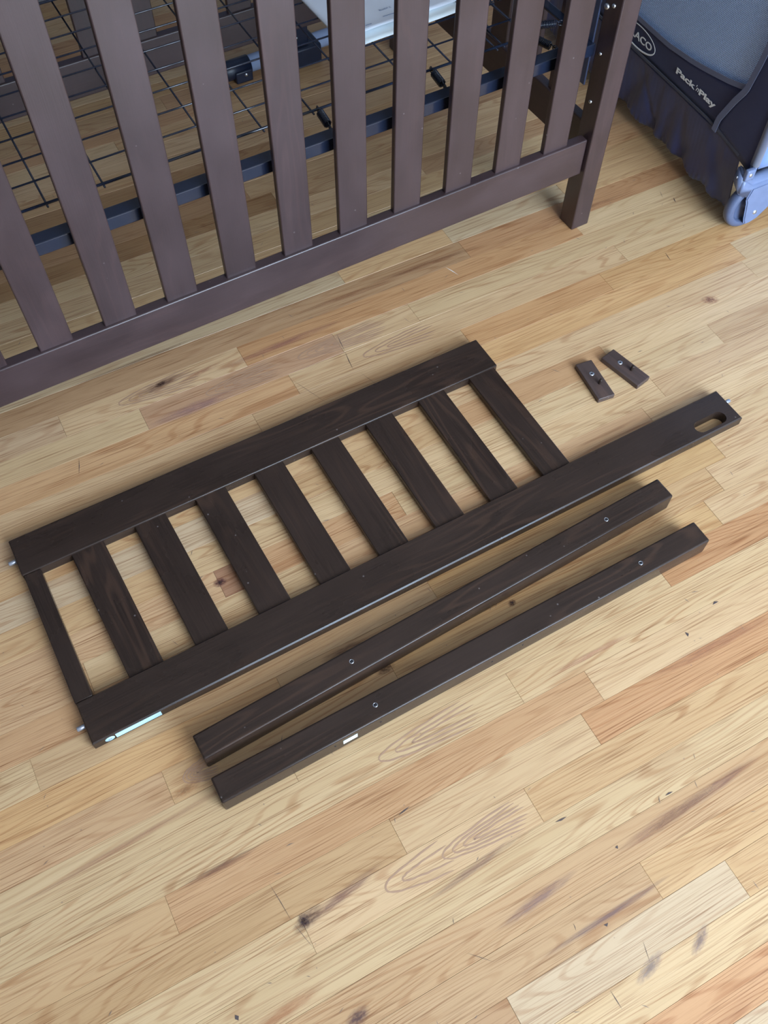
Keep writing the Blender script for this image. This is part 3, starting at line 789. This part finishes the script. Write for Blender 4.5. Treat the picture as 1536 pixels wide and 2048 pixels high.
# long side band under the netting
def band(u, v):
    y = .02+(L_-.04)*u; z1 = curve_z(y) if .06 < y < .97 else .30
    return (-.001*math.sin(9*u), y, SZ+(z1-SZ)*v)
o = link_obj('lower_panel', grid_mesh(band, 60, 6), NAVY, py); solid(o, .002)
def corner(u, v):
    z = SZ-.008+(H_-.03-SZ)*v; y1 = bind_y(z)
    y0 = -.016
    z -= .022*(1-u)**2*(1-v)
    return (-.003-.002*math.sin(3.1*u), y0+(y1-y0)*u, z)
o = link_obj('corner_panel', grid_mesh(corner, 10, 30), NAVY, py); solid(o, .002)
def net(u, v):
    y = .05+(L_-.10)*u; z0 = curve_z(y)-.004
    return (.003+.004*math.sin(math.pi*u)*math.sin(math.pi*v), y, z0+(H_-.03-z0)*v)
link_obj('netting', grid_mesh(net, 40, 24), NET, py)
# tape bindings
def strip_mesh(pts, wdt, nrm, th=.0016):
    bm = bmesh.new(); rows = []
    pts = [Vector(p) for p in pts]; nrm = Vector(nrm)
    for i, p in enumerate(pts):
        t = (pts[min(i+1, len(pts)-1)]-pts[max(i-1, 0)]).normalized(); s = t.cross(nrm).normalized()*wdt/2
        rows.append([bm.verts.new(p-s), bm.verts.new(p-s+nrm*th), bm.verts.new(p+s+nrm*th), bm.verts.new(p+s)])
    for A, B in zip(rows[:-1], rows[1:]):
        for k in range(4): bm.faces.new((A[k], A[(k+1) % 4], B[(k+1) % 4], B[k]))
    bm.faces.new(rows[0]); bm.faces.new(rows[-1][::-1])
    bmesh.ops.recalc_face_normals(bm, faces=bm.faces)
    return mesh_from_bm(bm)
link_obj('curved_binding', strip_mesh([(-.003, y, curve_z(y)) for y in [.075+.89*i/50 for i in range(51)]], .011, (-1, 0, 0)), BIND, py)
link_obj('corner_binding', strip_mesh([(-.006, bind_y(z), z) for z in [.166+.53*i/50 for i in range(51)]], .0135, (-1, 0, 0), .002), BIND, py)
link_obj('seam_piping', strip_mesh([(-.004, .03+.96*i/20, SZ-.0005 if i > 1 else SZ-.006+.003*i) for i in range(21)], .006, (-1, 0, 0), .0022), BINDD, py) if False else None
BINDD = cloth('seam_tape', (.022, .028, .055), .6, .2)
link_obj('seam_piping', strip_mesh([(-.004, .030+.96*i/24, SZ+.002-.012*max(0, 1-i/2.5)) for i in range(25)], .006, (-1, 0, 0), .0022), BINDD, py)
# gathered skirt
rr = random.Random(3)
folds = [(rr.uniform(.02, 1.0), rr.uniform(.008, .026), rr.uniform(-1, 1), rr.uniform(-.10, .10)) for _ in range(60)]
def skirt(u, v):
    zt_ = SZ-.002-.012*max(0, 1-u/.05); 
    y_top = .026+(.97)*u; y_bot = .006+1.0*u
    y = y_bot+(y_top-y_bot)*v
    hem = .035+.003*math.sin(31*u+1)+.002*math.sin(83*u)+(.010 if .05 < u < .13 else 0)*math.sin((u-.05)/.08*math.pi)-.012*max(0, 1-u/.04)
    z = hem+(zt_-hem)*v
    d = 0.0
    for c, wd, amp, lean in folds:
        t = (y-c-lean*v)/wd
        if abs(t) < 3: d += amp*math.exp(-t*t)*(1-v)**.7*min(1, v*0+1)
    x = -.003-.006*(1-v)*(.6+.4*math.sin(14*u))+.0075*d*(1-.4*v)+.0012*math.sin(420*u+3*math.sin(40*u))*(1 if v < .10 else .15)
    if v < .001: x += .003
    return (x, y, z)
o = link_obj('skirt', grid_mesh(skirt, 260, 26), SKIRT, py); solid(o, .0012)
o['label'] = 'gathered satin skirt hanging to just above the floor'
# corner leg tube with sleeve, short side panel, wheel assembly
tube('leg_sleeve', [(.001, -.014, .168), (.001, -.014, .45), (.001, -.014, H_-.02)], .0098, LEGC, py, 20)
tube('leg_tube', [(.001, -.014, .128), (.001, -.014, .172)], .0075, HOUSE, py, 16)
def short(u, v):
    x = .010+(W_-.02)*u; z0 = .158-.004*math.sin(3*u)
    return (x, -.018-.003*math.sin(math.pi*u), z0+(.30-z0)*v)
o = link_obj('side_panel', grid_mesh(short, 20, 8), SIDE, py); solid(o, .002)
def short_net(u, v):
    return (.012+(W_-.024)*u, -.016, .30+(H_-.33)*v)
link_obj('netting', grid_mesh(short_net, 10, 8), NET, py)
# far sides, inner floor and padded top rails close the box
def far_net(u, v): return (W_, .02+(L_-.04)*u, .30+(H_-.33)*v)
def far_low(u, v): return (W_, .02+(L_-.04)*u, SZ+(.30-SZ)*v)
def end_low(u, v): return (.01+(W_-.02)*u, L_-.01, SZ+(.30-SZ)*v)
def end_net(u, v): return (.01+(W_-.02)*u, L_-.01, .30+(H_-.33)*v)
for nm, fn, mt in (('netting', far_net, NET), ('lower_panel', far_low, NAVY), ('lower_panel', end_low, NAVY), ('netting', end_net, NET)):
    o = link_obj(nm, grid_mesh(fn, 12, 6), mt, py)
    if mt is NAVY: solid(o, .002)
box('floor_pad', (.012, .012, .185), (W_-.012, L_-.024, .212), NAVY, py, .006)
for a, b in (((0, 0, H_), (0, L_, H_)), ((W_, 0, H_), (W_, L_, H_)), ((0, 0, H_), (W_, 0, H_)), ((0, L_, H_), (W_, L_, H_))):
    tube('top_rail', [a, ((a[0]+b[0])/2, (a[1]+b[1])/2, H_-.004), b], .026, NAVY, py, 16)
for x, y in ((W_, 0), (W_, L_), (0, L_)):
    tube('leg_sleeve', [(x, y, .03), (x, y, H_)], .0155, LEGC, py, 14)
    link_obj('foot', lathe_mesh([(0, 0), (.022, 0), (.026, .01), (.018, .05), (0, .05)], 18), HOUSE, py, (x, y, 0))
# wheel
WC = (.032, -.0115, .0602); WR = .0602
prof = [(.040, -.011), (.046, -.012), (.054, -.0115), (WR-.0015, -.008), (WR, -.003), (WR, .003), (WR-.0015, .008), (.054, .0115), (.046, .012), (.0435, .010), (.0425, .003), (.040, .001), (.014, .001), (.012, .007), (0, .007)]
wheel = link_obj('wheel', lathe_mesh(prof, 40), WHEELM, py, WC, (math.pi/2, 0, 0)); wheel['label'] = 'grey blue caster wheel'
# housing: shell that narrows from the leg socket to the axle
def housing():
    bm = bmesh.new()
    out = [(-.001, .0895), (.006, .118), (.080, .122), (.096, .100), (.092, .066), (.074, .040), (.056, .021), (.036, .0135), (.024, .0150), (.0175, .028), (.0045, .080)]
    n = len(out)
    fr = [bm.verts.new((x, -.031, z)) for x, z in out]; bk = [bm.verts.new((x, -.0262, z)) for x, z in out]
    bm.faces.new(fr); bm.faces.new(bk[::-1])
    for i in range(n): bm.faces.new((fr[i], bk[i], bk[(i+1) % n], fr[(i+1) % n]))
    bmesh.ops.recalc_face_normals(bm, faces=bm.faces)
    bmesh.ops.bevel(bm, geom=[e for e in bm.edges], offset=.003, segments=2, affect='EDGES')
    return mesh_from_bm(bm)
link_obj('wheel_plate', housing(), HOUSE, py)
def fender():
    bm = bmesh.new()
    out = [(-.034, .158), (-.016, .1445), (.007, .1285), (.080, .1295), (.098, .112), (.092, .090), (-.002, .0885), (-.033, .112)]
    n = len(out)
    fr = [bm.verts.new((x, -.029, z)) for x, z in out]; bk = [bm.verts.new((x+.014, .012, z+.006)) for x, z in out]
    bm.faces.new(fr); bm.faces.new(bk[::-1])
    for i in range(n): bm.faces.new((fr[i], bk[i], bk[(i+1) % n], fr[(i+1) % n]))
    bmesh.ops.recalc_face_normals(bm, faces=bm.faces)
    bmesh.ops.bevel(bm, geom=[e for e in bm.edges], offset=.006, segments=3, affect='EDGES')
    return mesh_from_bm(bm, smooth=True)
link_obj('wheel_fender', fender(), HOUSE, py)
box('socket_clip', (-.029, -.031, .146), (-.007, -.020, .172), HOUSE, py, .003)
rv = lathe_mesh([(0, .002), (.003, .0016), (.0048, 0)], 14)
for x, y, z, s in ((-.0185, -.031, .160, .95), (.042, -.031, .043, 1.15), (-.028, -.008, .142, .7)):
    o = link_obj('rivet', rv, STEEL, py, (x, y, z), (math.pi/2, 0, 0)); o.scale = (s, s, s)
# printed names on the long side: local x axis of the lettering runs towards the near corner
def on_face(me, y, z, name, mat=PRINT, x=-.0035):
    return link_obj(name, me, mat, py, (x, y, z), (math.pi/2, 0, -math.pi/2))
def fitted(body, wdt, hgt, depth, off, shear=0.0):
    """lettering squeezed to the printed width; height measured from a capital"""
    me = text_mesh(body, 1.0, 0.0, off, shear=shear)
    cap = text_mesh('P', 1.0, 0.0, off); ch = max(v.co.y for v in cap.vertices); bpy.data.meshes.remove(cap)
    x0 = min(v.co.x for v in me.vertices); x1 = max(v.co.x for v in me.vertices)
    bm = bmesh.new(); bm.from_mesh(me)
    for v in bm.verts: v.co.x = (v.co.x-x0)*wdt/(x1-x0); v.co.y *= hgt/ch
    r = bmesh.ops.extrude_face_region(bm, geom=list(bm.faces))
    for v in r['geom']:
        if isinstance(v, bmesh.types.BMVert): v.co.z += depth
    bmesh.ops.recalc_face_normals(bm, faces=bm.faces)
    return mesh_from_bm(bm)
on_face(fitted('Pack', .069, .0125, .0004, .03), .2828, .2045, 'lettering')
on_face(fitted("'n", .0105, .0115, .0004, .0, .25), .2105, .2060, 'lettering')
on_face(fitted('Play', .058, .0125, .0004, .03), .1980, .2040, 'lettering')
on_face(fitted('GRACO', .107, .0155, .0004, .016), .4860, .1985, 'lettering')
ovp = [(-.0040, .4315+.0660*math.cos(t), .2060+.0240*math.sin(t)) for t in [2*math.pi*i/48 for i in range(49)]]
ovb = bmesh.new(); tube_into(ovb, ovp, [.0012 if math.sin(2*math.pi*i/48) > 0 else .0012+.0012*abs(math.sin(2*math.pi*i/48)) for i in range(49)], 6)
for v in ovb.verts: v.co.x = -.0040+(v.co.x+.0040)*.25
link_obj('logo_oval', mesh_from_bm(ovb, smooth=True), PRINT, py)
